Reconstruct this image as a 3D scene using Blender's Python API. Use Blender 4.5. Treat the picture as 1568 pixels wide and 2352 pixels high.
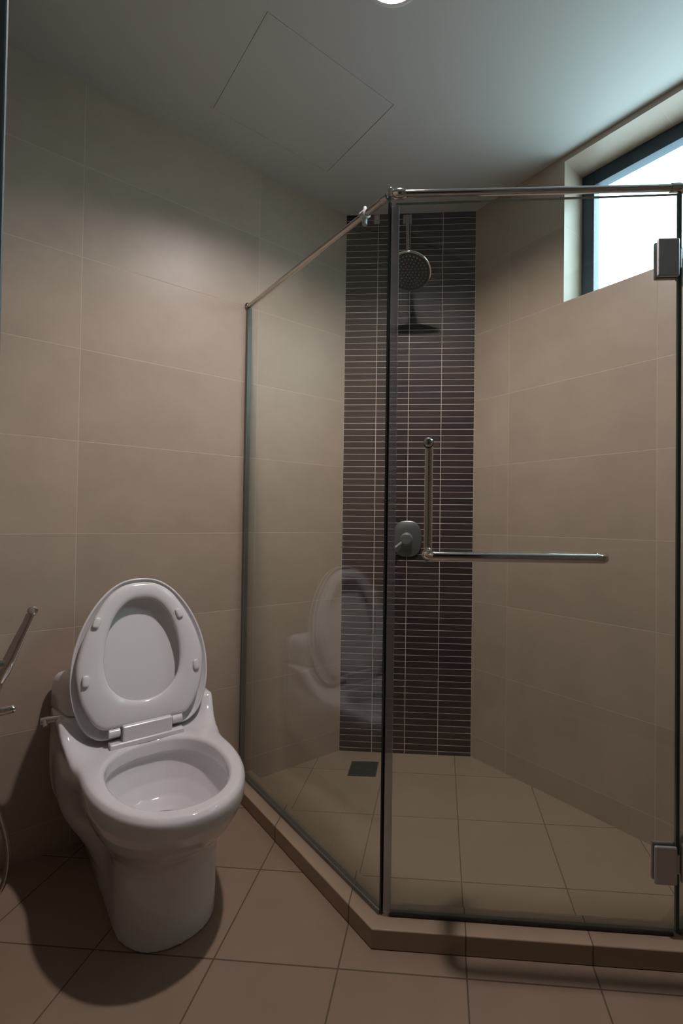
import bpy, bmesh, math, random
from mathutils import Matrix, Vector
random.seed(7)
for o in list(bpy.data.objects): bpy.data.objects.remove(o, do_unlink=True)
S = bpy.context.scene
COL = S.collection
PI = math.pi

# ------------------------------------------------------------------ camera
CAM = dict(f=1118.234, cx=932.253, cy=1182.701, yaw=-0.0716921, pitch=0.0149307, roll=-0.0121513, h=1.0472465)
def make_camera():
    y, p, r = CAM['yaw'], CAM['pitch'], CAM['roll']
    fwd = Vector((math.sin(y)*math.cos(p), math.cos(y)*math.cos(p), math.sin(p)))
    right = Vector((math.cos(y), -math.sin(y), 0)); down = fwd.cross(right)
    R = math.cos(r)*right + math.sin(r)*down; D = -math.sin(r)*right + math.cos(r)*down
    cd = bpy.data.cameras.new('camera'); c = bpy.data.objects.new('camera', cd); COL.objects.link(c)
    M = Matrix(((R.x, -D.x, -fwd.x, 0), (R.y, -D.y, -fwd.y, 0), (R.z, -D.z, -fwd.z, CAM['h']), (0, 0, 0, 1)))
    c.matrix_world = M
    cd.sensor_fit = 'HORIZONTAL'; cd.sensor_width = 36; cd.lens = CAM['f']/1568*36
    cd.shift_x = (784-CAM['cx'])/1568; cd.shift_y = (CAM['cy']-1176)/1568
    cd.clip_start = 0.01; cd.clip_end = 60
    S.camera = c
make_camera()

# ------------------------------------------------------------------ world, exposure
SKY_STRENGTH = 24.0
GROUND_STRENGTH = 12.0
SKY_COLOR = (0.64, 0.90, 1.0, 1)
LAMP_STRENGTH = 3450.0
LAMP_COLOR = (1.0, 0.885, 0.87, 1)
w = bpy.data.worlds.new('world'); S.world = w; w.use_nodes = True
bg = w.node_tree.nodes['Background']; bg.inputs[0].default_value = SKY_COLOR
# overcast sky, with the darker ground and buildings below the horizon
_n = w.node_tree.nodes; _tc = _n.new('ShaderNodeTexCoord'); _sp = _n.new('ShaderNodeSeparateXYZ'); _mr = _n.new('ShaderNodeMapRange')
_mr.inputs[1].default_value = -0.12; _mr.inputs[2].default_value = 0.10; _mr.inputs[3].default_value = GROUND_STRENGTH; _mr.inputs[4].default_value = SKY_STRENGTH
w.node_tree.links.new(_tc.outputs['Generated'], _sp.inputs[0]); w.node_tree.links.new(_sp.outputs[2], _mr.inputs[0]); w.node_tree.links.new(_mr.outputs[0], bg.inputs[1])
S.view_settings.view_transform = 'Standard'; S.view_settings.look = 'None'
S.view_settings.exposure = -1.0; S.view_settings.gamma = 1.0; S.view_settings.use_curve_mapping = False

# ------------------------------------------------------------------ room frame
# t = distance from the wall the toilet stands on, q = distance from the window wall, z up
ML, MR, MY = -0.452524, 0.144643, 2.211301
H = 2.4678
R2 = math.sqrt(2)
def W(t, q, z=0.0):
    return Vector(((R2*(t-q)+ML+MR)/2, (MR+2*MY-ML-R2*(q+t))/2, z))
ROT = -PI/4
Q0 = (MR-ML)/R2        # where the chamfered mosaic wall meets the two long walls
QN, TF = 1.69, 2.60    # near wall, far side wall
def room(o): o.location = W(0, 0, 0); o.rotation_euler = (0, 0, ROT); return o

# ------------------------------------------------------------------ materials
def new_mat(name):
    m = bpy.data.materials.new(name); m.use_nodes = True
    return m, m.node_tree, m.node_tree.nodes['Principled BSDF']
def simple(name, col, rough=0.5, metal=0.0, spec=0.5, noise=0.0, scale=30, bump=0.0, coat=0.0):
    m, nt, b = new_mat(name)
    b.inputs['Base Color'].default_value = (*col, 1); b.inputs['Roughness'].default_value = rough
    b.inputs['Metallic'].default_value = metal; b.inputs['Specular IOR Level'].default_value = spec
    b.inputs['Coat Weight'].default_value = coat
    n = nt.nodes.new('ShaderNodeTexNoise'); n.inputs['Scale'].default_value = scale; n.inputs['Detail'].default_value = 4
    tc = nt.nodes.new('ShaderNodeTexCoord'); nt.links.new(tc.outputs['Object'], n.inputs['Vector'])
    if noise:
        mr = nt.nodes.new('ShaderNodeMapRange'); mr.inputs[3].default_value = 1-noise; mr.inputs[4].default_value = 1+noise
        nt.links.new(n.outputs['Fac'], mr.inputs[0])
        mx = nt.nodes.new('ShaderNodeVectorMath'); mx.operation = 'SCALE'; mx.inputs[0].default_value = col
        nt.links.new(mr.outputs[0], mx.inputs['Scale']); nt.links.new(mx.outputs[0], b.inputs['Base Color'])
    if bump:
        bp = nt.nodes.new('ShaderNodeBump'); bp.inputs['Strength'].default_value = bump; bp.inputs['Distance'].default_value = 0.002
        nt.links.new(n.outputs['Fac'], bp.inputs['Height']); nt.links.new(bp.outputs[0], b.inputs['Normal'])
    return m
def tile_mat(name, col, grout, tw, th, u0, v0, gw, rough=0.385, var=0.05, mott=0.07, spec=0.42, coat=0.0):
    m, nt, b = new_mat(name); N, L = nt.nodes, nt.links
    def math_(op, a, bb=None, c=None):
        n = N.new('ShaderNodeMath'); n.operation = op
        for i, v in enumerate((a, bb, c)):
            if v is None: continue
            if isinstance(v, (int, float)): n.inputs[i].default_value = v
            else: L.new(v, n.inputs[i])
        return n.outputs[0]
    uv = N.new('ShaderNodeUVMap'); uv.uv_map = 'metres'
    sp = N.new('ShaderNodeSeparateXYZ'); L.new(uv.outputs[0], sp.inputs[0])
    su = math_('DIVIDE', math_('SUBTRACT', sp.outputs[0], u0), tw); sv = math_('DIVIDE', math_('SUBTRACT', sp.outputs[1], v0), th)
    iu, iv = math_('FLOOR', su), math_('FLOOR', sv)
    fu, fv = math_('SUBTRACT', su, iu), math_('SUBTRACT', sv, iv)
    du = math_('MULTIPLY', math_('MINIMUM', fu, math_('SUBTRACT', 1.0, fu)), tw)
    dv = math_('MULTIPLY', math_('MINIMUM', fv, math_('SUBTRACT', 1.0, fv)), th)
    d = math_('MINIMUM', du, dv)
    mask = N.new('ShaderNodeMapRange'); mask.inputs[1].default_value = gw*0.5-0.0004; mask.inputs[2].default_value = gw*0.5+0.0006
    L.new(d, mask.inputs[0])                    # 0 in the joint, 1 on the tile
    cb = N.new('ShaderNodeCombineXYZ'); L.new(iu, cb.inputs[0]); L.new(iv, cb.inputs[1])
    wn = N.new('ShaderNodeTexWhiteNoise'); wn.noise_dimensions = '3D'; L.new(cb.outputs[0], wn.inputs['Vector'])
    off = N.new('ShaderNodeVectorMath'); off.operation = 'MULTIPLY_ADD'; off.inputs[1].default_value = (7, 7, 7)
    L.new(wn.outputs['Color'], off.inputs[0]); L.new(uv.outputs[0], off.inputs[2])
    nz = N.new('ShaderNodeTexNoise'); nz.inputs['Scale'].default_value = 5.5; nz.inputs['Detail'].default_value = 7; nz.inputs['Roughness'].default_value = 0.62
    L.new(off.outputs[0], nz.inputs['Vector'])
    k1 = N.new('ShaderNodeMapRange'); k1.inputs[1].default_value = .3; k1.inputs[2].default_value = .7
    k1.inputs[3].default_value = 1-mott; k1.inputs[4].default_value = 1+mott; L.new(nz.outputs['Fac'], k1.inputs[0])
    k2 = N.new('ShaderNodeMapRange'); k2.inputs[3].default_value = 1-var; k2.inputs[4].default_value = 1+var; L.new(wn.outputs['Value'], k2.inputs[0])
    k = math_('MULTIPLY', k1.outputs[0], k2.outputs[0])
    sc = N.new('ShaderNodeVectorMath'); sc.operation = 'SCALE'; sc.inputs[0].default_value = col; L.new(k, sc.inputs['Scale'])
    mx = N.new('ShaderNodeMix'); mx.data_type = 'RGBA'; mx.inputs['A'].default_value = (*grout, 1)
    L.new(mask.outputs[0], mx.inputs['Factor']); L.new(sc.outputs[0], mx.inputs['B']); L.new(mx.outputs['Result'], b.inputs['Base Color'])
    rr = N.new('ShaderNodeMapRange'); rr.inputs[3].default_value = 0.8; rr.inputs[4].default_value = rough; L.new(mask.outputs[0], rr.inputs[0])
    rn = N.new('ShaderNodeTexNoise'); rn.inputs['Scale'].default_value = 45; rn.inputs['Detail'].default_value = 5; L.new(uv.outputs[0], rn.inputs['Vector'])
    L.new(math_('ADD', rr.outputs[0], math_('MULTIPLY', math_('SUBTRACT', rn.outputs['Fac'], .5), 0.16)), b.inputs['Roughness'])
    b.inputs['Specular IOR Level'].default_value = spec
    hh = math_('ADD', math_('MULTIPLY', mask.outputs[0], 0.6), math_('MULTIPLY', rn.outputs['Fac'], 0.12))
    bp = N.new('ShaderNodeBump'); bp.inputs['Strength'].default_value = 0.35; bp.inputs['Distance'].default_value = 0.0012
    L.new(hh, bp.inputs['Height']); L.new(bp.outputs[0], b.inputs['Normal'])
    return m
def glass_mat(name, tint, refl=1.0):
    m = bpy.data.materials.new(name); m.use_nodes = True; nt = m.node_tree; nt.nodes.clear()
    o = nt.nodes.new('ShaderNodeOutputMaterial'); mx = nt.nodes.new('ShaderNodeMixShader')
    fr = nt.nodes.new('ShaderNodeFresnel'); fr.inputs[0].default_value = 1.5
    mu = nt.nodes.new('ShaderNodeMath'); mu.operation = 'MULTIPLY'; mu.inputs[1].default_value = refl
    tr = nt.nodes.new('ShaderNodeBsdfTransparent'); tr.inputs[0].default_value = (*tint, 1)
    gl = nt.nodes.new('ShaderNodeBsdfGlossy'); gl.inputs['Roughness'].default_value = 0.0
    gl.inputs['Color'].default_value = (1, 1, 1, 1)
    L = nt.links
    # a thin sheet does not bend light: both faces reflect like a face seen from air
    ge = nt.nodes.new('ShaderNodeNewGeometry'); ior = nt.nodes.new('ShaderNodeMapRange')
    ior.inputs[3].default_value = 1.5; ior.inputs[4].default_value = 1/1.5
    L.new(ge.outputs['Backfacing'], ior.inputs[0]); L.new(ior.outputs[0], fr.inputs[0])
    L.new(fr.outputs[0], mu.inputs[0]); L.new(mu.outputs[0], mx.inputs[0]); L.new(tr.outputs[0], mx.inputs[1]); L.new(gl.outputs[0], mx.inputs[2])
    L.new(mx.outputs[0], o.inputs[0])
    return m

BEIGE = (0.415, 0.335, 0.265)
M_wall = {}
M_wall['left'] = tile_mat('left_wall_tiles', BEIGE, (0.51, 0.43, 0.35), 0.6, 0.3, 0.240, 0.0977, 0.0022)
M_wall['right'] = tile_mat('window_wall_tiles', BEIGE, (0.51, 0.43, 0.35), 0.6, 0.3, 0.014, 0.0977, 0.0022)
M_wall['dark'] = tile_mat('dimmed_wall_tiles', (0.20, 0.155, 0.12), (0.3, 0.25, 0.2), 0.6, 0.3, 0.014, 0.0977, 0.0022)  # for the unseen walls, coloured dark to cut bounced light
M_floor = tile_mat('floor_tiles', (0.27, 0.195, 0.140), (0.10, 0.070, 0.048), 0.3, 0.3, -0.8289, 1.142, 0.0036, rough=0.42, var=0.04)
M_shfloor = tile_mat('shower_floor_tiles', (0.30, 0.235, 0.17), (0.15, 0.115, 0.085), 0.3, 0.3, -0.8289, 1.142, 0.0032, rough=0.38, var=0.04)
M_kerb = tile_mat('lit_kerb_tiles', (0.38, 0.285, 0.205), (0.13, 0.09, 0.06), 0.3, 3.0, -0.8289, -1.0, 0.003, rough=0.42, var=0.04)  # floor tile made lighter: the light on the kerb top is in the colour
M_ceil = simple('ceiling_paint', (0.60, 0.60, 0.58), 0.75, noise=0.02, scale=3)
M_paint = simple('dimmed_hall_paint', (0.16, 0.14, 0.12), 0.8, noise=0.02, scale=4)  # for the unseen hall, kept dark to absorb stray light
M_groove = simple('shadow_gap', (0.05, 0.045, 0.04), 0.9)
M_ceramic = simple('white_ceramic', (0.72, 0.705, 0.715), 0.09, spec=0.5, noise=0.01, scale=8, coat=0.3)
M_plastic = simple('white_plastic', (0.74, 0.73, 0.735), 0.16, spec=0.5, noise=0.01, scale=8)
M_chrome = simple('polished_chrome', (0.72, 0.70, 0.68), 0.09, metal=1.0, noise=0.02, scale=20)
M_steel = simple('satin_steel', (0.58, 0.55, 0.52), 0.24, metal=1.0, noise=0.05, scale=60)
M_dark = simple('dark_chrome', (0.50, 0.51, 0.52), 0.42, metal=0.65, noise=0.05, scale=40)
M_nozzle = simple('nozzle_rubber', (0.10, 0.10, 0.10), 0.6)
M_face = simple('shower_face', (0.09, 0.09, 0.09), 0.4, metal=0.6, noise=0.05, scale=40)
M_glass = glass_mat('clear_glass', (0.955, 0.975, 0.96))
M_wglass = glass_mat('window_glass', (0.97, 0.98, 0.98))
M_gedge = simple('glass_edge', (0.10, 0.15, 0.13), 0.15, spec=0.6)
M_gasket = simple('black_gasket', (0.012, 0.012, 0.012), 0.4)
M_strip = simple('clear_strip', (0.34, 0.34, 0.36), 0.25, spec=0.5)
M_strip.node_tree.nodes['Principled BSDF'].inputs['Alpha'].default_value = 0.22
M_seal = simple('grey_seal', (0.42, 0.42, 0.46), 0.3, spec=0.6)
M_seal.node_tree.nodes['Principled BSDF'].inputs['Alpha'].default_value = 0.42
M_channel = simple('grey_channel', (0.21, 0.225, 0.205), 0.35, metal=0.5, noise=0.04)
M_frame = simple('window_frame', (0.025, 0.05, 0.075), 0.4, spec=0.5, noise=0.05)
M_grate = simple('drain_metal', (0.10, 0.105, 0.10), 0.4, metal=0.7, noise=0.2, scale=90)
M_wood = simple('door_trim_paint', (0.15, 0.165, 0.17), 0.5, noise=0.04)

# ------------------------------------------------------------------ helpers
def tag(o, label=None, cat=None, group=None, kind=None):
    if label: o['label'] = label
    if cat: o['category'] = cat
    if group: o['group'] = group
    if kind: o['kind'] = kind
    return o
def thing(name, label, cat, loc, rotz=0.0, group=None):
    o = bpy.data.objects.new(name, None); o.empty_display_size = 0.05; COL.objects.link(o)
    o.location = loc; o.rotation_euler = (0, 0, rotz)
    return tag(o, label, cat, group)
def link(name, bm, mats, parent=None, smooth=False, bevel=0.0, uv=None):
    bmesh.ops.recalc_face_normals(bm, faces=bm.faces)
    if uv:
        lay = bm.loops.layers.uv.new('metres')
        for f in bm.faces:
            for l in f.loops: l[lay].uv = uv(l.vert.co, f.normal)
    me = bpy.data.meshes.new(name); bm.to_mesh(me); bm.free()
    for m in (mats if isinstance(mats, (list, tuple)) else [mats]): me.materials.append(m)
    o = bpy.data.objects.new(name, me); COL.objects.link(o)
    if smooth:
        for p in me.polygons: p.use_smooth = True
        if smooth != 'all':
            try: me.set_sharp_from_angle(angle=math.radians(35))
            except Exception: pass
    if bevel:
        b = o.modifiers.new('bevel', 'BEVEL'); b.width = bevel; b.segments = 3; b.limit_method = 'ANGLE'; b.angle_limit = math.radians(35)
    if parent is not None: o.parent = parent
    return o
def box(bm, x0, x1, y0, y1, z0, z1, mat=0):
    vs = [bm.verts.new((x, y, z)) for x in (x0, x1) for y in (y0, y1) for z in (z0, z1)]
    F = [(0, 1, 3, 2), (4, 6, 7, 5), (0, 4, 5, 1), (2, 3, 7, 6), (0, 2, 6, 4), (1, 5, 7, 3)]
    for f in F: bm.faces.new([vs[i] for i in f]).material_index = mat
    return vs
def prism(bm, pts, z0, z1, mat=0, side=None):
    a = [bm.verts.new((x, y, z0)) for x, y in pts]; b = [bm.verts.new((x, y, z1)) for x, y in pts]; n = len(pts)
    bm.faces.new(a).material_index = mat; bm.faces.new(b).material_index = mat
    for i in range(n): bm.faces.new((a[i], a[(i+1) % n], b[(i+1) % n], b[i])).material_index = mat if side is None else side
def frame_of(d):
    d = Vector(d).normalized(); u = Vector((0, 0, 1)) if abs(d.z) < 0.9 else Vector((1, 0, 0))
    x = d.cross(u).normalized(); return x, d.cross(x).normalized(), d
def tube(bm, pts, rad, seg=20, mat=0, cap=True):
    pts = [Vector(p) for p in pts]; n = len(pts); rads = rad if isinstance(rad, (list, tuple)) else [rad]*n
    rings = []; x = None
    for i, p in enumerate(pts):
        d = (pts[min(i+1, n-1)]-pts[max(i-1, 0)]).normalized()
        if x is None: x, y, _ = frame_of(d)
        else:
            x = (x-d*x.dot(d)).normalized(); y = d.cross(x)
        rings.append([bm.verts.new(p+x*math.cos(2*PI*k/seg)*rads[i]+y*math.sin(2*PI*k/seg)*rads[i]) for k in range(seg)])
    for a, b in zip(rings, rings[1:]):
        for k in range(seg): bm.faces.new((a[k], a[(k+1) % seg], b[(k+1) % seg], b[k])).material_index = mat
    if cap:
        bm.faces.new(rings[0]).material_index = mat; bm.faces.new(rings[-1]).material_index = mat
def lathe(bm, prof, c=(0, 0, 0), axis=(0, 0, 1), seg=40, mat=0, cap=False):
    x, y, d = frame_of(axis); c = Vector(c); rings = []
    for r, h in prof:
        if r < 1e-6: rings.append([bm.verts.new(c+d*h)])
        else: rings.append([bm.verts.new(c+d*h+x*math.cos(2*PI*k/seg)*r+y*math.sin(2*PI*k/seg)*r) for k in range(seg)])
    for a, b in zip(rings, rings[1:]):
        for k in range(seg):
            k2 = (k+1) % seg
            v = [a[0] if len(a) == 1 else a[k], a[0] if len(a) == 1 else a[k2], b[0] if len(b) == 1 else b[k2], b[0] if len(b) == 1 else b[k]]
            u = []
            for q in v:
                if q not in u: u.append(q)
            if len(u) > 2: bm.faces.new(u).material_index = mat
def ball(bm, c, r, mat=0): 
    lathe(bm, [(r*math.sin(PI*i/12), -r*math.cos(PI*i/12)) for i in range(13)], c, seg=24, mat=mat)
def rings_faces(bm, R_, closed_first=True, closed_last=True, wrap=False):
    n = len(R_[0]); seq = list(zip(R_, R_[1:]))+([(R_[-1], R_[0])] if wrap else [])
    for a_, b_ in seq:
        for k in range(n): bm.faces.new((a_[k], a_[(k+1) % n], b_[(k+1) % n], b_[k]))
    if not wrap:
        if closed_first: bm.faces.new(R_[0])
        if closed_last: bm.faces.new(R_[-1])
def arc_pts(p0, p1, p2, n=8):
    p0, p1, p2 = Vector(p0), Vector(p1), Vector(p2)
    return [(1-s)**2*p0+2*s*(1-s)*p1+s*s*p2 for s in [i/n for i in range(n+1)]]
def wall_uv(co, n):      # object space of the room frame: x = t, y = -q
    if abs(n.x) > 0.7: return (-co.y, co.z)
    if abs(n.z) > 0.7: return (co.x, -co.y)
    return (co.x, co.z)
def world_uv_of(o_rot, o_loc):
    c, s_ = math.cos(o_rot), math.sin(o_rot)
    def f(co, n):
        return (o_loc.x + c*co.x - s_*co.y, o_loc.y + s_*co.x + c*co.y)
    return f
def struct(o): return tag(o, kind='structure')

# ================================================================== SETTING
# walls (slabs outside the room)
bm = bmesh.new(); box(bm, -0.15, 0, -QN-0.05, -Q0+0.0, -0.1, H+0.12)
struct(room(link('wall_left', bm, M_wall['left'], uv=wall_uv)))

# window wall with its opening
WT0, WT1, WZ0, WZ1 = 0.869, 2.07, 1.900, 2.445
bm = bmesh.new()
box(bm, Q0, WT0, 0, 0.22, -0.1, H+0.12); box(bm, WT1, TF+0.12, 0, 0.22, -0.1, H+0.12)
box(bm, WT0, WT1, 0, 0.22, -0.1, WZ0); box(bm, WT0, WT1, 0, 0.22, WZ1, H+0.12)
struct(room(link('wall_right', bm, M_wall['right'], uv=wall_uv)))

# chamfered back wall covered in stick mosaic
BX = (ML+MR)/2
o_back = bpy.data.objects.new('tmp', None)
bm = bmesh.new()
a = R2*0.15
prism(bm, [(ML, MY), (MR, MY), (MR+0.24, MY+0.24), (ML-0.24, MY+0.24)], -0.1, H+0.12)
for f in bm.faces: f.material_index = 0
cw = (MR-ML)/4; rh = 0.02848; rows = int(H/rh)+1
g = 0.0015; dep = 0.0012; bev = 0.0007
rt = random.Random(3)
for c in range(4):
    for r in range(rows):
        x0, x1 = ML+c*cw+g, ML+(c+1)*cw-g
        z1 = H-r*rh-g; z0 = max(H-(r+1)*rh+g, 0.0)
        if z1-z0 < 0.004: continue
        mi = 1+rt.choice((0, 0, 1, 1, 2))
        y1 = MY-dep; tl = rt.uniform(-.00015, .00015); tl2 = rt.uniform(-.0004, .0004)
        def yy(x, z): return y1+tl*((z-z0)/(z1-z0)*2-1)+tl2*((x-x0)/(x1-x0)*2-1)
        back = [bm.verts.new(p) for p in ((x0, MY+.001, z0), (x1, MY+.001, z0), (x1, MY+.001, z1), (x0, MY+.001, z1))]
        mid = [bm.verts.new(p) for p in ((x0, yy(x0, z0)+bev, z0), (x1, yy(x1, z0)+bev, z0), (x1, yy(x1, z1)+bev, z1), (x0, yy(x0, z1)+bev, z1))]
        fr = [bm.verts.new(p) for p in ((x0+bev, yy(x0, z0), z0+bev), (x1-bev, yy(x1, z0), z0+bev), (x1-bev, yy(x1, z1), z1-bev), (x0+bev, yy(x0, z1), z1-bev))]
        for A, B in ((back, mid), (mid, fr)):
            for i in range(4): bm.faces.new((A[i], A[(i+1) % 4], B[(i+1) % 4], B[i])).material_index = mi
        bm.faces.new(fr).material_index = mi
M_mg = simple('mosaic_grout', (0.62, 0.54, 0.46), 0.8, noise=0.08, scale=60)
MO = [simple('mosaic_plum', (0.040, 0.026, 0.029), 0.5, spec=0.3, noise=0.25, scale=14),
      simple('mosaic_brown', (0.050, 0.035, 0.033), 0.5, spec=0.3, noise=0.25, scale=14),
      simple('mosaic_umber', (0.034, 0.025, 0.024), 0.5, spec=0.3, noise=0.25, scale=14)]
struct(link('wall_back', bm, [M_mg]+MO))

# near wall with the doorway the photograph was taken from
DT0, DT1, DZ = 1.42, 2.32, 2.10
bm = bmesh.new()
box(bm, -0.15, DT0, -QN-0.12, -QN, -0.1, H+0.12); box(bm, DT1, TF+0.12, -QN-0.12, -QN, -0.1, H+0.12); box(bm, DT0, DT1, -QN-0.12, -QN, DZ, H+0.12)
struct(room(link('wall_near', bm, M_wall['dark'], uv=wall_uv)))
bm = bmesh.new(); box(bm, TF, TF+0.12, -QN, 0.0, -0.1, H+0.12)
struct(room(link('wall_side', bm, M_wall['dark'], uv=wall_uv)))
# door lining and architrave around the doorway
bm = bmesh.new()
box(bm, DT0-0.07, DT0+0.015, -QN, -1.6595, 0, DZ+0.07); box(bm, DT1-0.015, DT1+0.07, -QN, -QN+0.02, 0, DZ+0.07); box(bm, DT0+0.015, DT1-0.015, -QN, -QN+0.02, DZ-0.015, DZ+0.07)
box(bm, DT0, DT0+0.015, -QN-0.12, -QN, 0, DZ); box(bm, DT1-0.015, DT1, -QN-0.12, -QN, 0, DZ); box(bm, DT0+.015, DT1-.015, -QN-0.12, -QN, DZ-.015, DZ)
struct(room(link('door_1', bm, M_wood, bevel=0.002)))
# unseen hall box, added to keep sky light out of the doorway
bm = bmesh.new()
box(bm, DT0-0.5, DT0-0.4, -QN-1.3, -QN-0.12, -0.1, H+0.12); box(bm, DT1+0.4, DT1+0.5, -QN-1.3, -QN-0.12, -0.1, H+0.12); box(bm, DT0-0.5, DT1+0.5, -QN-1.4, -QN-1.3, -0.1, H+0.12)
struct(room(link('wall_unseen_hall', bm, M_paint)))

# floor: bathroom, shower and hall
CO = (-0.158, 1.200)                                   # outer kerb corner (world x, y)
def wl(x, y, off=0): return (x, y)
o = bpy.data.objects.new('x', None)
bm = bmesh.new(); box(bm, -0.15, TF+0.12, -QN-1.4, 0.22, -0.1, 0.0)
L0 = W(0, 0, 0)
struct(room(link('floor', bm, M_floor, uv=world_uv_of(ROT, L0))))

# kerb of the shower
KH, KW = 0.049, 0.090
GX0, GX1, GY = -0.139, 0.583, 1.2455
def diag(x, y, d, k): return (x+d[0]*k, y+d[1]*k)
s2 = 1/R2
def kerb_line(off):       # polyline left wall -> corner -> corner -> right wall, offset inwards by off
    x0 = CO[0]+off*math.tan(PI/8); y0 = CO[1]+off; x1 = 0.6016-off*math.tan(PI/8)
    # left leg runs along (-s,s) until t = 0 : t = ((x-ML)-(y-MY))*s
    k = (((x0-ML)-(y0-MY))*s2)
    pL = (x0-s2*k, y0+s2*k)
    k2 = (((MR-x1)+(MY-y0))*s2)
    pR = (x1+s2*k2, y0+s2*k2)
    return [pL, (x0, y0), (x1, y0), pR]
outer, inner = kerb_line(0), kerb_line(KW)
bm = bmesh.new()
for i in range(3):
    prism(bm, [outer[i], outer[i+1], inner[i+1], inner[i]], 0, KH)
bmesh.ops.remove_doubles(bm, verts=bm.verts, dist=1e-5)
def kuv(co, n): return (co.x, co.z) if abs(n.z) < .5 else (co.x, co.y)
o = struct(link('trim_1', bm, M_kerb, bevel=0.003, uv=kuv))
# shower floor: thin screed of tile inside the kerb
bm = bmesh.new()
pts = [inner[0], inner[1], inner[2], inner[3], (MR, MY), (ML, MY)]
prism(bm, pts, 0.0005, 0.002)
struct(link('trim_2', bm, M_shfloor, uv=lambda co, n: (co.x, co.y)))

# ceiling with openings for the hatch and the downlight
HT0, HT1, HQ0, HQ1 = 0.180, 0.608, 0.638, 1.096
LT, LQ, LR = 0.915, 0.902, 0.080
bm = bmesh.new()
def loop(pts):
    vs = [bm.verts.new((x, y, H)) for x, y in pts]
    return [bm.edges.new((vs[i], vs[(i+1) % len(vs)])) for i in range(len(vs))]
E_ = loop([(-0.15, 0.22), (TF+0.12, 0.22), (TF+0.12, -QN-1.4), (-0.15, -QN-1.4)])
E_ += loop([(HT0, -HQ0), (HT1, -HQ0), (HT1, -HQ1), (HT0, -HQ1)])
E_ += loop([(LT+LR*math.cos(2*PI*k/48), -LQ+LR*math.sin(2*PI*k/48)) for k in range(48)])
bmesh.ops.triangle_fill(bm, use_beauty=True, use_dissolve=False, edges=E_)
r = bmesh.ops.extrude_face_region(bm, geom=bm.faces[:])
for v in [g_ for g_ in r['geom'] if isinstance(g_, bmesh.types.BMVert)]: v.co.z += 0.012
box(bm, -0.15, TF+0.12, -QN-1.4, 0.22, H+0.11, H+0.2)
struct(room(link('ceiling', bm, M_ceil)))

# window
bm = bmesh.new(); FD, FW = 0.131, 0.050
F0, F1 = FD, FD+0.045
box(bm, WT0, WT0+FW, F0, F1, WZ0, WZ1); box(bm, WT1-FW, WT1, F0, F1, WZ0, WZ1)
box(bm, WT0+FW, WT1-FW, F0, F1, WZ0, WZ0+0.03); box(bm, WT0+FW, WT1-FW, F0, F1, WZ1-0.056, WZ1)
fr = room(link('window_1', bm, M_frame, bevel=0.003)); struct(fr)
bm = bmesh.new(); box(bm, WT0+FW-.005, WT1-FW+.005, F0+0.018, F0+0.024, WZ0+0.025, WZ1-0.05)
pane = link('window_pane', bm, M_wglass, parent=fr)

# ================================================================== THINGS
# --- ceiling hatch
t_ = thing('ceiling_hatch', 'square flush access panel in the ceiling with thin dark gaps', 'hatch', W((HT0+HT1)/2, (HQ0+HQ1)/2, H), ROT)
hx, hy = (HT1-HT0)/2-0.0018, (HQ1-HQ0)/2-0.0018
bm = bmesh.new(); box(bm, -hx, hx, -hy, hy, 0.0006, 0.012)
link('panel', bm, M_ceil, t_)
bm = bmesh.new(); box(bm, -hx-.014, hx+.014, -hy-.014, hy+.014, 0.0125, 0.02)
link('backing_frame', bm, M_groove, t_)

# --- downlight
t_ = thing('downlight', 'round recessed ceiling downlight, lit, above the shower door corner', 'ceiling light', W(LT, LQ, H), ROT)
bm = bmesh.new()
lathe(bm, [(0.0770, 0.001), (0.0775, -0.004), (0.083, -0.0055), (0.090, -0.003), (0.0920, 0.0), (0.0770, 0.001)], seg=64)
link('trim_ring', bm, simple('lamp_ring_white', (0.8, 0.79, 0.77), 0.3), t_, smooth=True)
bm = bmesh.new(); lathe(bm, [(0.0765, 0.0), (0.074, 0.020), (0.060, 0.050), (0.045, 0.070), (0.0, 0.070)], seg=64)
link('reflector', bm, simple('lamp_reflector', (0.38, 0.37, 0.36), 0.5), t_, smooth=True)
m, nt, b = new_mat('lamp_glow'); b.inputs['Base Color'].default_value = (1, 1, 1, 1)
b.inputs['Emission Color'].default_value = LAMP_COLOR; b.inputs['Emission Strength'].default_value = LAMP_STRENGTH
bm = bmesh.new(); lathe(bm, [(0.0, 0.026), (0.014, 0.0275), (0.026, 0.032), (0.034, 0.043), (0.034, 0.060), (0.0, 0.060)], seg=40)
link('lamp', bm, m, t_, smooth=True)

# --- toilet
TQ = 1.278
toilet = thing('toilet', 'white one-piece ceramic toilet with raised seat and lid against the tiled wall', 'toilet', W(0, TQ, 0), ROT)
def lerp_tab(tab, z):
    if z <= tab[0][0]: return tab[0][1:]
    for a_, b_ in zip(tab, tab[1:]):
        if z <= b_[0]:
            k = (z-a_[0])/(b_[0]-a_[0]); return tuple(u+(v-u)*k for u, v in zip(a_[1:], b_[1:]))
    return tab[-1][1:]
def sm(x): x = min(max(x, 0), 1); return x*x*(3-2*x)
def outline(xb, xf, xc, hwr, hwf, nx=40, rb=0.03, e=2.15):
    up = []
    for i in range(nx+1):
        x = xb+(xf-xb)*(1-math.cos(PI*i/nx))/2
        k = sm((x-0.14)/0.24); wdt = hwr+(hwf-hwr)*k
        if x > xc: wdt *= max(0, 1-((x-xc)/(xf-xc))**e)**(1/e)
        if x < xb+rb: d = (xb+rb-x)/rb; wdt -= rb*(1-math.sqrt(max(0, 1-d*d)))
        up.append((x, wdt))
    return up
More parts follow.
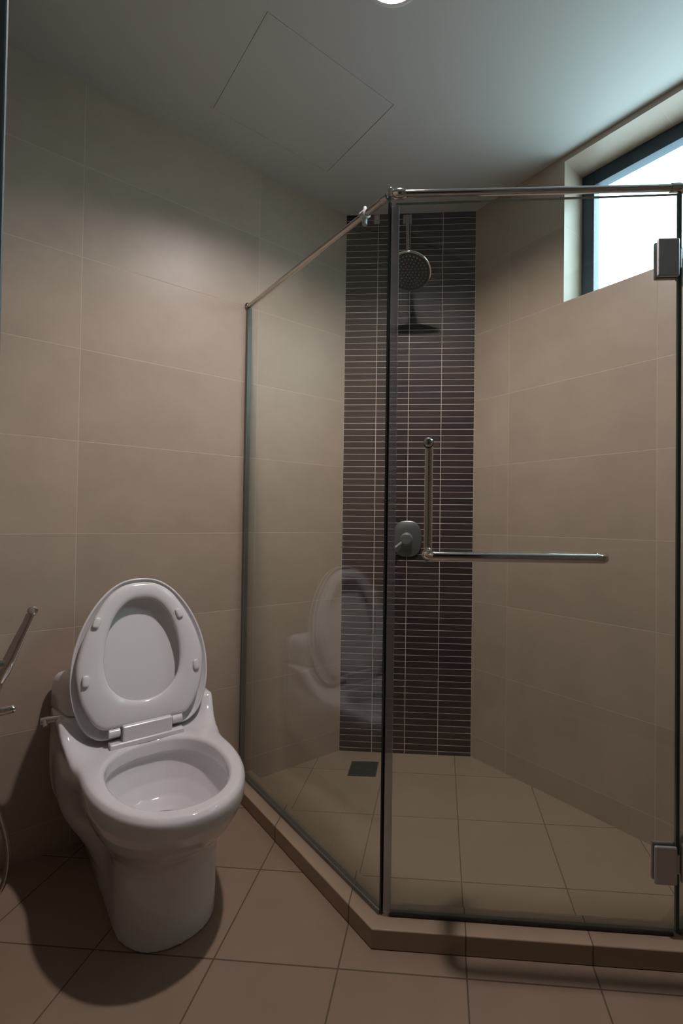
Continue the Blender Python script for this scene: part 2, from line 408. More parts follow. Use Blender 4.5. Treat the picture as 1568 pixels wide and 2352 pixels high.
def loft(bm, levels, mat=0):
    rings = []
    for z, up in levels:
        pts = [(x, y) for x, y in up]+[(x, -y) for x, y in reversed(up[1:-1])] if up[0][1] < 1e-6 else [(x, y) for x, y in up[:-1]]+[(up[-1][0], up[-1][1])]*(1)+[(x, -y) for x, y in reversed(up[:-1])]
        rings.append([bm.verts.new((x, y, z)) for x, y in pts])
    n = len(rings[0])
    for a_, b_ in zip(rings, rings[1:]):
        for k in range(n): bm.faces.new((a_[k], a_[(k+1) % n], b_[(k+1) % n], b_[k])).material_index = mat
    bm.faces.new(rings[0]); bm.faces.new(rings[-1])
#        z     xb    xf    xc   rear  front
BODY = [(0.000, .050, .612, .455, .125, .122), (0.015, .050, .612, .455, .126, .122), (0.06, .050, .612, .455, .136, .122), (0.10, .050, .612, .455, .155, .122),
        (0.14, .047, .613, .455, .180, .123), (0.17, .044, .614, .455, .196, .124), (0.205, .040, .622, .455, .208, .130), (0.235, .036, .650, .45, .214, .146), (0.265, .033, .687, .43, .218, .165),
        (0.300, .030, .717, .41, .220, .181), (0.330, .030, .735, .40, .220, .190), (0.355, .030, .741, .40, .218, .191),
        (0.370, .030, .739, .40, .213, .189), (0.380, .030, .728, .40, .206, .180)]
bm = bmesh.new()
loft(bm, [(z, outline(xb, xf, xc, r_, f_)) for z, xb, xf, xc, r_, f_ in [(z_,)+lerp_tab(BODY, z_) for z_ in [0, .015]+[.03+.01*i for i in range(35)]+[.375, .38]]])
TANKB = [(0.10, .045, .16, .153), (0.14, .038, .17, .180), (0.18, .032, .18, .203), (0.22, .028, .20, .216), (0.26, .025, .23, .222), (0.30, .022, .27, .224), (0.360, .020, .300, .224), (0.374, .020, .270, .223), (0.384, .020, .200, .222), (0.392, .020, .186, .222), (0.43, .020, .183, .222), (0.464, .020, .181, .221)]
def rrect(xb, xf, hw, r, n=10, taper=0.022):
    up = []; rf = r; r = min(r, 0.016)
    for i in range(n+1): a_ = PI-PI/2*i/n; up.append((xb+r+r*math.cos(a_), hw-r+r*math.sin(a_)))
    for i in range(n+1): a_ = PI/2-PI/2*i/n; up.append((xf-rf+rf*math.cos(a_), hw-taper-rf+rf*math.sin(a_)))
    return up
def loft_r(bm, tab, r=0.04, dz=0.008):
    z = tab[0][0]; lv = []
    while z < tab[-1][0]: lv.append(z); z += dz
    lv.append(tab[-1][0]); rings = []
    for z in lv:
        v = lerp_tab(tab, z); rr = v[3] if len(v) > 3 else r
        up = rrect(v[0], v[1], v[2], rr)
        pts = up+[(x, -y) for x, y in reversed(up)]
        rings.append([bm.verts.new((x, y, z)) for x, y in pts])
    n = len(rings[0])
    for a_, b_ in zip(rings, rings[1:]):
        for k in range(n): bm.faces.new((a_[k], a_[(k+1) % n], b_[(k+1) % n], b_[k]))
    bm.faces.new(rings[0]); bm.faces.new(rings[-1])
loft_r(bm, TANKB)
# curved shoulders sweeping from the tank down to the rim on either side
WING = [(.05, .35), (.05, .464), (.176, .464), (.186, .452), (.198, .435), (.214, .417), (.234, .402), (.262, .389), (.295, .382), (.320, .378), (.320, .35)]
for sg in (-1, 1):
    sl_ = []
    for j in range(13):
        f_ = j/12; k = sm(f_); ring = []
        for x, z in WING:
            yo = .2205-.029*sm((x-.14)/.24)
            y = .105+(yo-.105)*f_; zt = z if z < .36 else .378+(z-.378)*k-(.010*max(0, f_-.8)/.2 if f_ > .8 else 0)
            ring.append(bm.verts.new((x, sg*y, zt)))
        sl_.append(ring)
    rings_faces(bm, sl_)
bowl = link('bowl', bm, M_ceramic, None, smooth='all')
rm = bowl.modifiers.new('r', 'REMESH'); rm.mode = 'VOXEL'; rm.voxel_size = 0.0045
# cavity: egg-shaped opening, vertical lip, undercut, funnel
def egg(xb, xf, hw, n=48):
    pts = []
    for i in range(n):
        a_ = 2*PI*i/n; c_, s_ = math.cos(a_), math.sin(a_); e = 2.15 if c_ > 0 else 2.5
        xc = xb+(xf-xb)*0.44; rx = (xf-xc) if c_ > 0 else (xc-xb)
        pts.append((xc+rx*math.copysign(abs(c_)**(2/e), c_), hw*math.copysign(abs(s_)**(2/e), s_)))
    return pts
bm = bmesh.new()
CAV = [(0.200, .36, .46, .05), (0.205, .34, .49, .065), (0.225, .31, .55, .09), (0.26, .285, .62, .12), (0.30, .27, .665, .142), (0.325, .264, .692, .150), (0.334, .266, .692, .149), (0.338, .276, .686, .139),
       (0.372, .273, .689, .140), (0.380, .266, .696, .147), (0.42, .266, .696, .147)]
rings = [[bm.verts.new((x, y, z)) for x, y in egg(a_, b_, c_)] for z, a_, b_, c_ in CAV]
for A, B in zip(rings, rings[1:]):
    for k in range(48): bm.faces.new((A[k], A[(k+1) % 48], B[(k+1) % 48], B[k]))
bm.faces.new(rings[0]); bm.faces.new(rings[-1])
cut = link('cutter', bm, M_ceramic)
bo = bowl.modifiers.new('b', 'BOOLEAN'); bo.operation = 'DIFFERENCE'; bo.object = cut; bo.solver = 'EXACT'
rm = bowl.modifiers.new('r2', 'REMESH'); rm.mode = 'VOXEL'; rm.voxel_size = 0.0030; rm.use_smooth_shade = True
smo = bowl.modifiers.new('s', 'SMOOTH'); smo.factor = 0.5; smo.iterations = 6
bpy.context.view_layer.update()
dg = bpy.context.evaluated_depsgraph_get()
me = bpy.data.meshes.new_from_object(bowl.evaluated_get(dg)); bowl.modifiers.clear(); bowl.data = me
for p in me.polygons: p.use_smooth = True
me.materials.clear(); me.materials.append(M_ceramic)
bpy.data.objects.remove(cut, do_unlink=True)
# melt the tank into the bowl: the shoulders are one flowing surface
vg = bowl.vertex_groups.new(name='shoulder')
for v in me.vertices:
    x, y, z = v.co
    k = sm((x-.05)/.08)*sm((.46-x)/.12)*sm((z-.10)/.08)*sm((.468-z)/.03)*sm((abs(y)-.135)/.03 if z < .381 else (abs(y)-.085)/.03)
    if k > .01: vg.add([v.index], k, 'REPLACE')
smo = bowl.modifiers.new('s2', 'SMOOTH'); smo.factor = 0.5; smo.iterations = 60; smo.vertex_group = 'shoulder'
bpy.context.view_layer.update()
me = bpy.data.meshes.new_from_object(bowl.evaluated_get(bpy.context.evaluated_depsgraph_get())); bowl.modifiers.clear(); bowl.data = me
for p in me.polygons: p.use_smooth = True
bowl.parent = toilet
# trap water
bm = bmesh.new(); lathe(bm, [(0, 0), (0.055, 0)], (0.41, 0, 0.2065), seg=32)
m, nt, b = new_mat('trap_water'); b.inputs['Base Color'].default_value = (0.35, 0.37, 0.37, 1); b.inputs['Roughness'].default_value = 0.03
link('water', bm, m, toilet)
# tank lid
bm = bmesh.new()
loft_r(bm, [(0.4680, .019, .178, .220, .040), (0.471, .017, .181, .222, .042), (0.53, .017, .166, .220, .042), (0.550, .018, .158, .217, .043), (0.562, .022, .150, .211, .043), (0.570, .028, .142, .204, .042), (0.574, .038, .130, .19, .038)], dz=0.004)
link('tank_lid', bm, M_ceramic, toilet, smooth='all')
# flush lever on the side of the tank
bm = bmesh.new()
tube(bm, [(0.115, -0.205, 0.452), (0.115, -0.236, 0.452)], 0.0115)
tube(bm, [(0.115, -0.232, 0.452), (0.115, -0.252, 0.451)], [0.0135, 0.0130])
tube(bm, [(0.115, -0.243, 0.455), (0.14, -0.243, 0.452), (0.158, -0.243, 0.448)], [.008, .0065, .006])
o = link('flush_lever', bm, M_chrome, toilet, smooth=True); o['label'] = 'chrome side flush lever'

# seat and lid share the hinge
HX, HZ = 0.225, 0.400
ang = math.atan2(0.24, 0.97)
def lid_pt(u, v, off): # u across, v up along the lid, off towards the viewer
    d = (-math.sin(ang), math.cos(ang)); n = (math.cos(ang), math.sin(ang))
    return Vector((HX+d[0]*v+n[0]*off, u, HZ+d[1]*v+n[1]*off))
LIDO = [(0, .467), (.047, .460), (.09, .433), (.13, .385), (.162, .325), (.184, .257), (.1925, .195), (.192, .135), (.182, .083), (.162, .035), (.138, .009), (.112, -.003), (.06, -.004), (0, -.004)]
SEATO = [(0, .453), (.046, .446), (.088, .418), (.121, .371), (.153, .307), (.172, .245), (.179, .200), (.176, .155), (.166, .105), (.145, .060), (.123, .033), (.100, .024), (.05, .024), (0, .024)]
HOLE = [(0, .399), (.040, .389), (.071, .355), (.092, .307), (.1045, .245), (.1045, .193), (.094, .150), (.071, .118), (.040, .098), (0, .091)]
def catmull(pts, sub=6):
    out = []; n = len(pts)
    full = pts+[(-x, y) for x, y in reversed(pts[1:-1])]
    m_ = len(full)
    for i in range(m_):
        p0, p1, p2, p3 = full[i-1], full[i], full[(i+1) % m_], full[(i+2) % m_]
        for k in range(sub):
            s = k/sub; s_2, s3 = s*s, s*s*s
            out.append(tuple(0.5*((2*b_)+(-a_+c_)*s+(2*a_-5*b_+4*c_-d_)*s_2+(-a_+3*b_-3*c_+d_)*s3) for a_, b_, c_, d_ in zip(p0, p1, p2, p3)))
    return out
def inset(pts, d):
    n = len(pts); out = []
    cx_ = sum(p[0] for p in pts)/n; cy_ = sum(p[1] for p in pts)/n
    for i in range(n):
        a_, b_ = pts[i-1], pts[(i+1) % n]
        tx, ty = b_[0]-a_[0], b_[1]-a_[1]; l = math.hypot(tx, ty) or 1; nx_, ny_ = -ty/l, tx/l
        if nx_*(cx_-pts[i][0])+ny_*(cy_-pts[i][1]) < 0: nx_, ny_ = -nx_, -ny_
        out.append((pts[i][0]+nx_*d, pts[i][1]+ny_*d))
    return out
L_o = catmull(LIDO, 8)
bm = bmesh.new()
def vr(pts, off): return [bm.verts.new(lid_pt(x, y, off)) for x, y in pts]
rings_faces(bm, [vr(inset(L_o, .06), -.0095), vr(inset(L_o, .025), -.009), vr(inset(L_o, .013), -.005), vr(inset(L_o, .007), .0025), vr(inset(L_o, .0045), .0048), vr(inset(L_o, .0015), .0048), vr(L_o, .0025), vr(inset(L_o, .0006), -.003),
     vr(inset(L_o, .004), -.010), vr(inset(L_o, .012), -.0145), vr(inset(L_o, .03), -.017), vr(inset(L_o, .08), -.019)])
link('lid', bm, M_plastic, toilet, smooth='all')
S_o = catmull(SEATO, 8); H_o = catmull(HOLE, 12)
# same vertex count for inner ring: resample both by angle around the hole centre
def resample(pts, c_, n=128):
    out = []; m_ = len(pts)
    for k in range(n):
        a_ = 2*PI*k/n; dx, dy = math.sin(a_), math.cos(a_); best = None
        for i in range(m_):
            (x1, y1), (x2, y2) = pts[i], pts[(i+1) % m_]
            ex, ey = x2-x1, y2-y1; den = dx*ey-dy*ex
            if abs(den) < 1e-12: continue
            rx, ry = x1-c_[0], y1-c_[1]
            tt = (rx*ey-ry*ex)/den; ss = (rx*dy-ry*dx)/den
            if tt > 0 and -1e-9 <= ss <= 1+1e-9 and (best is None or tt > best): best = tt
        out.append((c_[0]+dx*best, c_[1]+dy*best))
    return out
cc = (0, 0.22)
So, Ho = resample(S_o, cc), resample(H_o, cc)
So = [(x-.004, y) for x, y in inset(So, .0015)]; Ho = [(x-.004, y) for x, y in Ho]
def mixr(k): return [(a_[0]+(b_[0]-a_[0])*k, a_[1]+(b_[1]-a_[1])*k) for a_, b_ in zip(Ho, So)]
bm = bmesh.new()
def out_(pts, d): return inset(pts, d)
R_ = [vr(inset(Ho, -.000), 0.0210), vr(inset(Ho, -.002), 0.0270), vr(inset(Ho, -.006), 0.0305), vr(mixr(.3), 0.0335), vr(mixr(.6), 0.0335), vr(inset(So, .012), 0.0318), vr(inset(So, .005), 0.0295), vr(inset(So, .001), 0.0250), vr(So, .020),
      vr(inset(So, .002), 0.0175), vr(mixr(.6), 0.0168), vr(mixr(.3), 0.0168), vr(inset(Ho, -.004), 0.0175)]
rings_faces(bm, R_, wrap=True)
seat = link('seat', bm, M_plastic, toilet, smooth='all')
for (u, v, an) in ((-.128, .336, .35), (.104, .340, -.35), (-.158, .173, .05), (.148, .168, -.05)):
    bm = bmesh.new()
    pr = [(0.0, .0), (0.0105, .0), (0.0105, .006), (0.009, .009), (0.0, .010)]
    R_ = []
    for hw_, hl_, off in ((.0095, .0165, .029), (.0095, .0165, .037), (.008, .015, .0395), (.004, .011, .0405)):
        ring = []
        for k in range(24):
            a_ = 2*PI*k/24; cx_, cy_ = math.copysign(abs(math.cos(a_))**.6, math.cos(a_))*hw_, math.copysign(abs(math.sin(a_))**.6, math.sin(a_))*hl_
            ring.append(bm.verts.new(lid_pt(u+cx_*math.cos(an)+cy_*math.sin(an), v-cx_*math.sin(an)+cy_*math.cos(an), off)))
        R_.append(ring)
    rings_faces(bm, R_)
    link('bumper', bm, M_plastic, seat, smooth='all')
# hinge: base bar with raised housing, two knuckles
bm = bmesh.new()
yc = -0.002
box(bm, .232, .270, yc-.100, yc+.102, .377, .394)
box(bm, .222, .265, yc-.067, yc+.068, .390, .437)
link('hinge_block', bm, M_plastic, toilet, bevel=0.004)
for sgn in (-1, 1):
    bm = bmesh.new(); y0, y1 = sgn*.071+yc, sgn*.101+yc
    tube(bm, [(.243, y0, .419), (.243, y1, .419)], 0.0125)
    box(bm, .222, .243, min(y0, sgn*.088+yc), max(y0, sgn*.088+yc), .405, .445)
    link('hinge_knuckle', bm, M_plastic, toilet, smooth=True, bevel=0.002)

# --- shower screen panels, door, rail
GT = 0.009
def slab(bm, p0, p1, z0, z1, th, m_face=0, m_edge=1):
    p0, p1 = Vector((*p0, 0)), Vector((*p1, 0)); d = (p1-p0).normalized(); n = Vector((-d.y, d.x, 0))*th/2
    a_ = [bm.verts.new(p+Vector((0, 0, z0))) for p in (p0-n, p1-n, p1+n, p0+n)]; b_ = [bm.verts.new(p+Vector((0, 0, z1))) for p in (p0-n, p1-n, p1+n, p0+n)]
    bm.faces.new(a_).material_index = m_edge; bm.faces.new(b_).material_index = m_edge
    for i in range(4): bm.faces.new((a_[i], a_[(i+1) % 4], b_[(i+1) % 4], b_[i])).material_index = m_face if i in (0, 2) else m_edge
kl = kerb_line(0.046)
GL, GC, GD, GR = kl   # wall foot, corner, hinge corner, right wall foot
ldir = (-s2, s2)
lenL = math.dist(GL, GC)
RZ = 1.899
def local(root, o=None): return root
scr = thing('shower_screen', 'fixed clear glass panel running from the toilet wall to the shower door', 'glass panel', (GC[0], GC[1], KH))
def rel(p): return (p[0]-GC[0], p[1]-GC[1])
GLi = (GL[0]+s2*.004, GL[1]-s2*.004)
bm = bmesh.new(); slab(bm, rel(GLi), (-s2*.005, s2*.005), 0.004, RZ-KH-.006, GT)
link('glass_sheet', bm, [M_glass, M_gedge], scr)
bm = bmesh.new(); slab(bm, rel((GL[0]+s2*.001, GL[1]-s2*.001)), rel((GL[0]+s2*.020, GL[1]-s2*.020)), 0.0, RZ-KH-.012, 0.017, 0, 0)
link('wall_channel', bm, M_channel, scr, bevel=0.0015)
bm = bmesh.new(); slab(bm, rel((GL[0]+s2*.022, GL[1]-s2*.022)), (-s2*.004, s2*.004), 0.0, 0.013, 0.016, 0, 0)
link('base_channel', bm, M_channel, scr, bevel=0.0015)
bm = bmesh.new(); slab(bm, (-s2*.0035, s2*.0035), (s2*.0005, -s2*.0005), 0.002, RZ-KH-.022, 0.0075, 0, 0)
o = link('corner_gasket', bm, M_gasket, scr); o['label'] = 'black rubber corner gasket'

# right hand fixed panel beyond the hinges
rz_scr = thing('shower_screen', 'short fixed glass panel at the right frame edge, holding the door hinges', 'glass panel', (GD[0], GD[1], KH))
def relD(p): return (p[0]-GD[0], p[1]-GD[1])
bm = bmesh.new(); slab(bm, (s2*.006, s2*.006), relD((GR[0]-s2*.004, GR[1]-s2*.004)), 0.004, RZ-KH-.006, GT)
link('glass_sheet', bm, [M_glass, M_gedge], rz_scr)
bm = bmesh.new(); slab(bm, (s2*.010, s2*.010), relD((GR[0]-s2*.022, GR[1]-s2*.022)), 0.0, 0.013, 0.016, 0, 0)
link('base_channel', bm, M_channel, rz_scr)

bm = bmesh.new(); slab(bm, relD((GR[0]-s2*.020, GR[1]-s2*.020)), relD((GR[0]-s2*.001, GR[1]-s2*.001)), 0.0, RZ-KH-.022, 0.017, 0, 0)
link('wall_channel', bm, M_channel, rz_scr, bevel=0.0015)

# door (its origin at the hinge side foot)
door = thing('shower_door', 'frameless clear glass shower door with chrome towel bar', 'shower door', (GX1, GY+.0005, KH))
DW = GX1-GX0
DTOP = 1.872-KH
bm = bmesh.new(); slab(bm, (-DW+.014, 0), (-.004, 0), 0.012, DTOP, GT)
link('glass_sheet', bm, [M_glass, M_gedge], door)
bm = bmesh.new(); slab(bm, (-DW+.003, 0), (-DW+.0225, 0), 0.010, DTOP-.004, 0.0112, 0, 0)
o = link('edge_seal', bm, M_seal, door, bevel=0.001); o['label'] = 'grey magnetic edge seal'
bm = bmesh.new(); slab(bm, (-DW+.02, 0), (-.008, 0), 0.002, 0.0065, 0.0115, 0, 0)
sl = link('bottom_seal', bm, M_gasket, door); sl['label'] = 'dark rubber bottom seal'
bm = bmesh.new(); slab(bm, (-DW+.02, 0), (-.008, 0), 0.0065, 0.024, 0.0108, 0, 0)
link('clear_strip', bm, M_strip, sl)
# towel bar outside, pull handle inside
def dl(x, y, z): return (x-GX1, y-GY, z-KH)
bx0, bx1, by, bz = -0.030, 0.388, GY-0.060, 0.966
br = 0.0118
bm = bmesh.new()
path = [dl(bx0-.004, GY-.006, bz)]+arc_pts(dl(bx0-.004, by+.022, bz), dl(bx0-.004, by, bz), dl(bx0+.020, by, bz), 8)+arc_pts(dl(bx1-.020, by, bz), dl(bx1+.004, by, bz), dl(bx1+.004, by+.022, bz), 8)+[dl(bx1+.004, GY-.006, bz)]
tube(bm, path, br, seg=24)
for x in (bx0-.004, bx1+.004):
    lathe(bm, [(0, 0), (.0135, 0), (.0135, .004), (.011, .006), (0, .006)], dl(x, GY-.005, bz), (0, -1, 0), seg=28)
    lathe(bm, [(.0140, 0), (.0150, .004), (.0140, .008)], dl(x, GY-.030, bz), (0, -1, 0), seg=28)
o = link('towel_bar', bm, M_chrome, door, smooth=True); o['label'] = 'horizontal chrome towel bar'
bm = bmesh.new(); hx_, hz0, hz1, hy = -0.034, bz, 1.252, GY+.055
path = [dl(hx_, GY+.006, hz0)]+arc_pts(dl(hx_, hy-.022, hz0), dl(hx_, hy, hz0), dl(hx_, hy, hz0+.02), 8)+arc_pts(dl(hx_, hy, hz1-.02), dl(hx_, hy, hz1), dl(hx_, hy-.022, hz1), 8)+[dl(hx_, GY+.006, hz1)]
tube(bm, path, 0.0112, seg=24)
lathe(bm, [(0, 0), (.0135, 0), (.0135, .004), (.011, .006), (0, .006)], dl(hx_, GY+.005, hz1), (0, 1, 0), seg=28)
lathe(bm, [(0, 0), (.012, 0), (.012, .004), (.008, .009), (0, .0105)], dl(hx_, GY-.005, hz1), (0, -1, 0), seg=28)
o = link('pull_handle', bm, M_steel, door, smooth=True); o['label'] = 'vertical steel pull handle'
# hinges: door leaf under the door, wall leaf under the fixed panel
for z0, z1, lab in ((1.662, 1.757, 'top'), (0.176, 0.268, 'bottom')):
    bm = bmesh.new(); xa = 0.526-GX1; xb_ = -0.0035
    for yy0, yy1 in ((-.0135, -.0047), (.0047, .0135)): box(bm, xa, xb_, yy0, yy1, z0-KH, z1-KH)
    box(bm, -.012, -.0035, -.0047, .0047, z0-KH+.022, z1-KH-.022)
    hb = link('hinge_leaf', bm, M_dark, door, bevel=0.004)
    bm = bmesh.new()
    d_ = Vector((s2, s2, 0)); n_ = Vector((s2, -s2, 0))
    for o0, o1 in ((.0047, .0135), (-.0135, -.0047)):
        c_ = [d_*.007+n_*o0, d_*.060+n_*o0, d_*.060+n_*o1, d_*.007+n_*o1]
        prism(bm, [(p.x, p.y) for p in c_], z0-KH, z1-KH)
    link('hinge_leaf', bm, M_dark, rz_scr, bevel=0.004)
    bm = bmesh.new(); tube(bm, [(0.001, -.001, z0-KH+.024), (0.001, -.001, z1-KH-.024)], .0055)
    link('hinge_pin', bm, M_dark, rz_scr, smooth=True)

# support rail
rail = thing('support_rail', 'thin chrome rail along the top of the shower glass', 'rail', (GC[0], GC[1], RZ))
bm = bmesh.new(); tube(bm, [(*rel((GL[0]+s2*.004, GL[1]-s2*.004)), 0.002), (-s2*.022, s2*.022, 0)], 0.0088, seg=24)
link('rail_tube', bm, M_steel, rail, smooth=True)
bm = bmesh.new(); tube(bm, [(.020, 0, 0), (GD[0]-GC[0]-.008, 0, -.010)], 0.0088, seg=24)
link('rail_tube', bm, M_chrome, rail, smooth=True)
bm = bmesh.new(); tube(bm, [(GD[0]-GC[0]+s2*.012, s2*.012, -.010), (*rel((GR[0]-s2*.004, GR[1]-s2*.004)), -.010)], 0.0088, seg=24)
link('rail_tube', bm, M_chrome, rail, smooth=True)
bm = bmesh.new()
tube(bm, [(-s2*.034, s2*.034, 0), (-s2*.012, s2*.012, 0)], [.0115, .0105]); tube(bm, [(.006, 0, 0), (.014, 0, 0), (.030, 0, 0), (.040, 0, 0)], [.0095, .0135, .0135, .0095])
tube(bm, [(0, 0, -.010), (0, 0, .008)], .0085); ball(bm, (0, 0, .009), .0085)
link('corner_joint', bm, M_chrome, rail, smooth=True)
bm = bmesh.new(); cxx = GD[0]-GC[0]; tube(bm, [(cxx-.020, 0, -.010), (cxx+.001, 0, -.010)], .0115); tube(bm, [(cxx+s2*.020, s2*.020, -.010), (cxx-.001, 0, -.010)], .0115); ball(bm, (cxx, 0, -.010), .0115)
link('corner_joint', bm, M_chrome, rail, smooth=True)
bm = bmesh.new(); lathe(bm, [(0, 0), (.0155, 0), (.0155, .005), (.010, .010), (0, .010)], (*rel((GL[0]+s2*.0005, GL[1]-s2*.0005)), .002), (s2, -s2, 0), seg=28)
link('wall_flange', bm, M_steel, rail, smooth=True)
bm = bmesh.new(); k = .115
tube(bm, [(-s2*(k-.010), s2*(k-.010), 0), (-s2*(k+.012), s2*(k+.012), 0)], .0125, seg=24); tube(bm, [(-s2*k, s2*k, -.028), (-s2*k, s2*k, .0)], .007); tube(bm, [(-s2*k, s2*k, .0), (-s2*k, s2*k, .022)], [.007, .005])
link('glass_clamp', bm, M_dark, rail, smooth=True)

# --- shower head on its wall arm
sh = thing('rain_shower', 'round chrome rain shower head on an angled arm from the mosaic wall', 'shower head', (-0.168, MY, 2.432))
bm = bmesh.new(); box(bm, -.021, .021, -.012, -.004, -.023, .023)
link('wall_flange', bm, M_chrome, sh, bevel=0.004)
hc = Vector((.028, -.250, -.365)); nrm = Vector((0, -.46, -.888)).normalized()
neck = hc-nrm*.040
bm = bmesh.new(); tube(bm, [(0, -.010, 0), (.001, -.030, -.004)]+arc_pts((.002, -.045, -.010), (.004, -.065, -.028), (.006, -.078, -.052), 6)+arc_pts((.018, neck.y+.040, neck.z+.070), (.024, neck.y+.012, neck.z+.030), neck, 6), 0.0095)
link('arm', bm, M_chrome, sh, smooth=True)
bm = bmesh.new()
lathe(bm, [(0, -.050), (.012, -.048), (.016, -.040), (.014, -.030), (.020, -.024), (.045, -.018), (.075, -.011), (.088, -.006), (.0905, 0.0), (.089, .004), (.084, .0045)], hc, nrm, seg=64)
link('shower_head', bm, M_chrome, sh, smooth='all')
bm = bmesh.new(); lathe(bm, [(0, .0035), (.0845, .0035), (.0845, .0), (0, 0)], hc, nrm, seg=64)
fc = link('spray_face', bm, M_face, sh)
bm = bmesh.new(); X_, Y_, D_ = frame_of(nrm)
for ring_, cnt in ((.0, 1), (.014, 6), (.027, 12), (.041, 18), (.055, 24), (.069, 30)):
    for k in range(cnt):
        a_ = 2*PI*k/cnt; c_ = hc+X_*math.cos(a_)*ring_+Y_*math.sin(a_)*ring_
        lathe(bm, [(.0028, .003), (.0024, .0062), (0, .0066)], c_, nrm, seg=8)
o = link('nozzles', bm, simple('pale_nozzle', (0.20, 0.20, 0.20), 0.5), fc); o['kind'] = 'stuff'

# --- small bracket left of the flange
br_ = thing('wall_bracket', 'tiny square chrome bracket high on the mosaic, left of the shower arm', 'bracket', (-0.309, MY-.0035, 2.440))
bm = bmesh.new(); box(bm, -.014, .014, -.008, 0, -.024, .024)
link('plate', bm, M_chrome, br_, bevel=0.005)
bm = bmesh.new(); lathe(bm, [(0, 0), (.007, 0), (.007, .008), (.005, .010), (0, .010)], (0, -.008, .002), (0, -1, 0), seg=20)
link('stud', bm, M_dark, br_, smooth=True)

# --- mixer valve
mx = thing('shower_mixer', 'oval grey metal mixer plate with round knob on the dark mosaic', 'shower mixer', (-0.152, MY-.0035, 0.972))
bm = bmesh.new(); R_ = []
for k_, y in ((1, 0), (1, -.004), (.985, -.007), (.94, -.009), (.5, -.0095)):
    R_.append([bm.verts.new((math.copysign(abs(math.cos(2*PI*i/48))**.72, math.cos(2*PI*i/48))*.066*k_, y, math.copysign(abs(math.sin(2*PI*i/48))**.82, math.sin(2*PI*i/48))*.082*k_)) for i in range(48)])
rings_faces(bm, R_)
link('cover_plate', bm, simple('brushed_plate', (0.25, 0.26, 0.25), 0.35, metal=0.8, noise=0.04), mx, smooth=True)
bm = bmesh.new(); lathe(bm, [(.030, .009), (.030, .012), (.0235, .014), (.0235, .040), (.021, .044), (0, .045)], (-.002, 0, -.002), (0, -1, 0), seg=40)
link('knob', bm, simple('knob_metal', (0.36, 0.37, 0.36), 0.3, metal=0.8), mx, smooth=True)
bm = bmesh.new(); d_ = Vector((-.80, 0, -.60)); tube(bm, [Vector((-.002, -.030, -.002))+d_*.018, Vector((-.002, -.032, -.002))+d_*.04, Vector((-.002, -.036, -.002))+d_*.066], [.008, .0065, .0055])
link('lever', bm, M_dark, mx, smooth=True)

# --- floor drain
dr = thing('floor_drain', 'small square dark metal floor drain in the shower', 'drain', (-0.315, 2.056, 0.002), 0.02)
bm = bmesh.new()
for a0, a1, b0, b1 in ((-.058, .058, -.060, -.050), (-.058, .058, .050, .060), (-.058, -.048, -.050, .050), (.048, .058, -.050, .050)): box(bm, a0, a1, b0, b1, 0, .003)
link('rim', bm, M_grate, dr)
bm = bmesh.new()
for i in range(9):
    y = -.046+i*.0115; box(bm, -.048, .048, y-.0033, y+.0033, .0004, .0024)
box(bm, -.048, .048, -.050, .050, 0, .0004)
link('grate', bm, M_grate, dr)

# --- hand bidet on the near wall
bd = thing('bidet_spray', 'chrome hand bidet spray hanging on its wall bracket at the left edge', 'bidet spray', W(0.28, QN, 0.66), ROT)
def b_(t, q, z): return (t-0.28, -(q-QN), z-0.66)
bm = bmesh.new(); tube(bm, [b_(.28, QN, .672), b_(.28, 1.655, .673)], .020, seg=28); tube(bm, [b_(.28, 1.655, .673), b_(.28, 1.608, .673)], .0165, seg=28); lathe(bm, [(0, 0), (.027, 0), (.027, .004), (.022, .007), (0, .007)], b_(.28, QN-.0005, .672), (0, 1, 0), seg=30)
link('wall_bracket', bm, M_chrome, bd, smooth=True)
bm = bmesh.new()
tube(bm, [b_(.284, 1.630, .632), b_(.284, 1.622, .655), b_(.283, 1.608, .690), b_(.282, 1.592, .735), b_(.281, 1.576, .775), b_(.281, 1.569, .795)], [.0105, .0145, .0135, .0115, .0100, .0105], seg=24)
link('handle', bm, M_chrome, bd, smooth=True)
bm = bmesh.new(); lathe(bm, [(0, -.016), (.009, -.015), (.0105, -.008), (.0115, .002), (.0115, .008), (.008, .012), (0, .0125)], b_(.281, 1.565, .802), (.80, -.10, .35), seg=28)
link('nozzle', bm, M_chrome, bd, smooth=True)
bm = bmesh.new(); tube(bm, [b_(.268, 1.578, .770), b_(.262, 1.588, .735), b_(.262, 1.600, .700)], [.003, .0045, .003], seg=12)
link('trigger', bm, M_dark, bd, smooth=True)
bm = bmesh.new(); tube(bm, [b_(.284, 1.629, .636), b_(.285, 1.634, .606)], [.0085, .0075])
o = link('hose_collar', bm, simple('collar_copper', (0.40, 0.27, 0.24), 0.3, metal=0.9), bd, smooth=True)

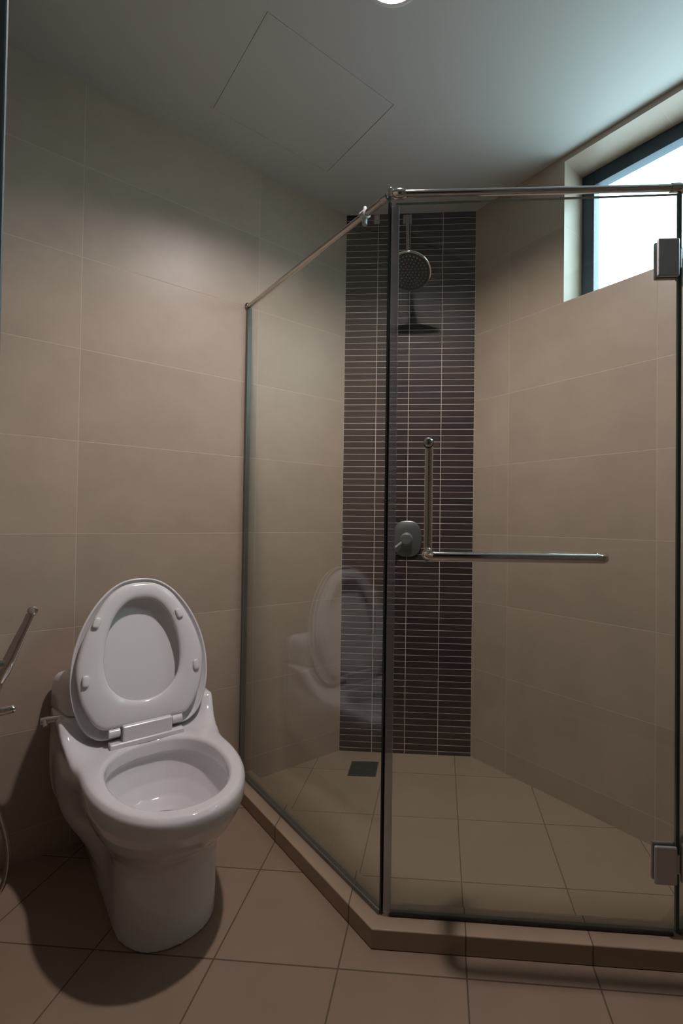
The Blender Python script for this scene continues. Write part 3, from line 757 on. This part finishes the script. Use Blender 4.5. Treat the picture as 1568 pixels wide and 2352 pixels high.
vv = thing('angle_valve', 'small chrome water valve stub below the bidet spray', 'valve', W(0.28, QN, 0.56), ROT)
def v_(t, q, z): return (t-0.28, -(q-QN), z-0.56)
bm = bmesh.new(); tube(bm, [v_(.28, QN, .555), v_(.28, 1.640, .556), v_(.28, 1.603, .557)], [.012, .011, .0105], seg=24); lathe(bm, [(0, 0), (.026, 0), (.024, .005), (.014, .012), (0, .012)], v_(.28, QN-.0005, .555), (0, 1, 0), seg=30)
ball(bm, v_(.28, 1.603, .557), .0105)
link('body', bm, M_chrome, vv, smooth=True)
bm = bmesh.new(); tube(bm, [v_(.28, 1.650, .556), v_(.28, 1.650, .530)], .0085)
link('outlet', bm, M_chrome, vv, smooth=True)

ho = thing('bidet_hose', 'thin metal hose looping down between valve and bidet spray', 'hose', W(0.28, QN, 0.5), ROT)
def h_(t, q, z): return (t-0.28, -(q-QN), z-0.5)
P = [h_(*p) for p in ((.28, 1.650, .530), (.275, 1.660, .47), (.262, 1.668, .35), (.250, 1.665, .20), (.250, 1.655, .10), (.26, 1.632, .08), (.268, 1.610, .115), (.272, 1.603, .175), (.275, 1.609, .235), (.28, 1.625, .31), (.283, 1.640, .40), (.285, 1.645, .50), (.285, 1.640, .575), (.285, 1.634, .606))]
def cr3(P, sub=10):
    P = [Vector(p) for p in P]; out = []
    for i in range(len(P)-1):
        a_, b0, c0, d0 = P[max(i-1, 0)], P[i], P[i+1], P[min(i+2, len(P)-1)]
        for k in range(sub):
            s = k/sub; out.append(0.5*((2*b0)+(-a_+c0)*s+(2*a_-5*b0+4*c0-d0)*s*s+(-a_+3*b0-3*c0+d0)*s**3))
    out.append(P[-1]); return out
pp = cr3(P); bm = bmesh.new(); tube(bm, pp, [.0062 if i % 2 else .0070 for i in range(len(pp))], seg=14)
link('hose_tube', bm, M_steel, ho, smooth=True)

for nm in ('tmp', 'x'):
    for o in [o for o in bpy.data.objects if o.name.startswith(nm) and o.type == 'EMPTY' and not o.users_collection]: bpy.data.objects.remove(o)
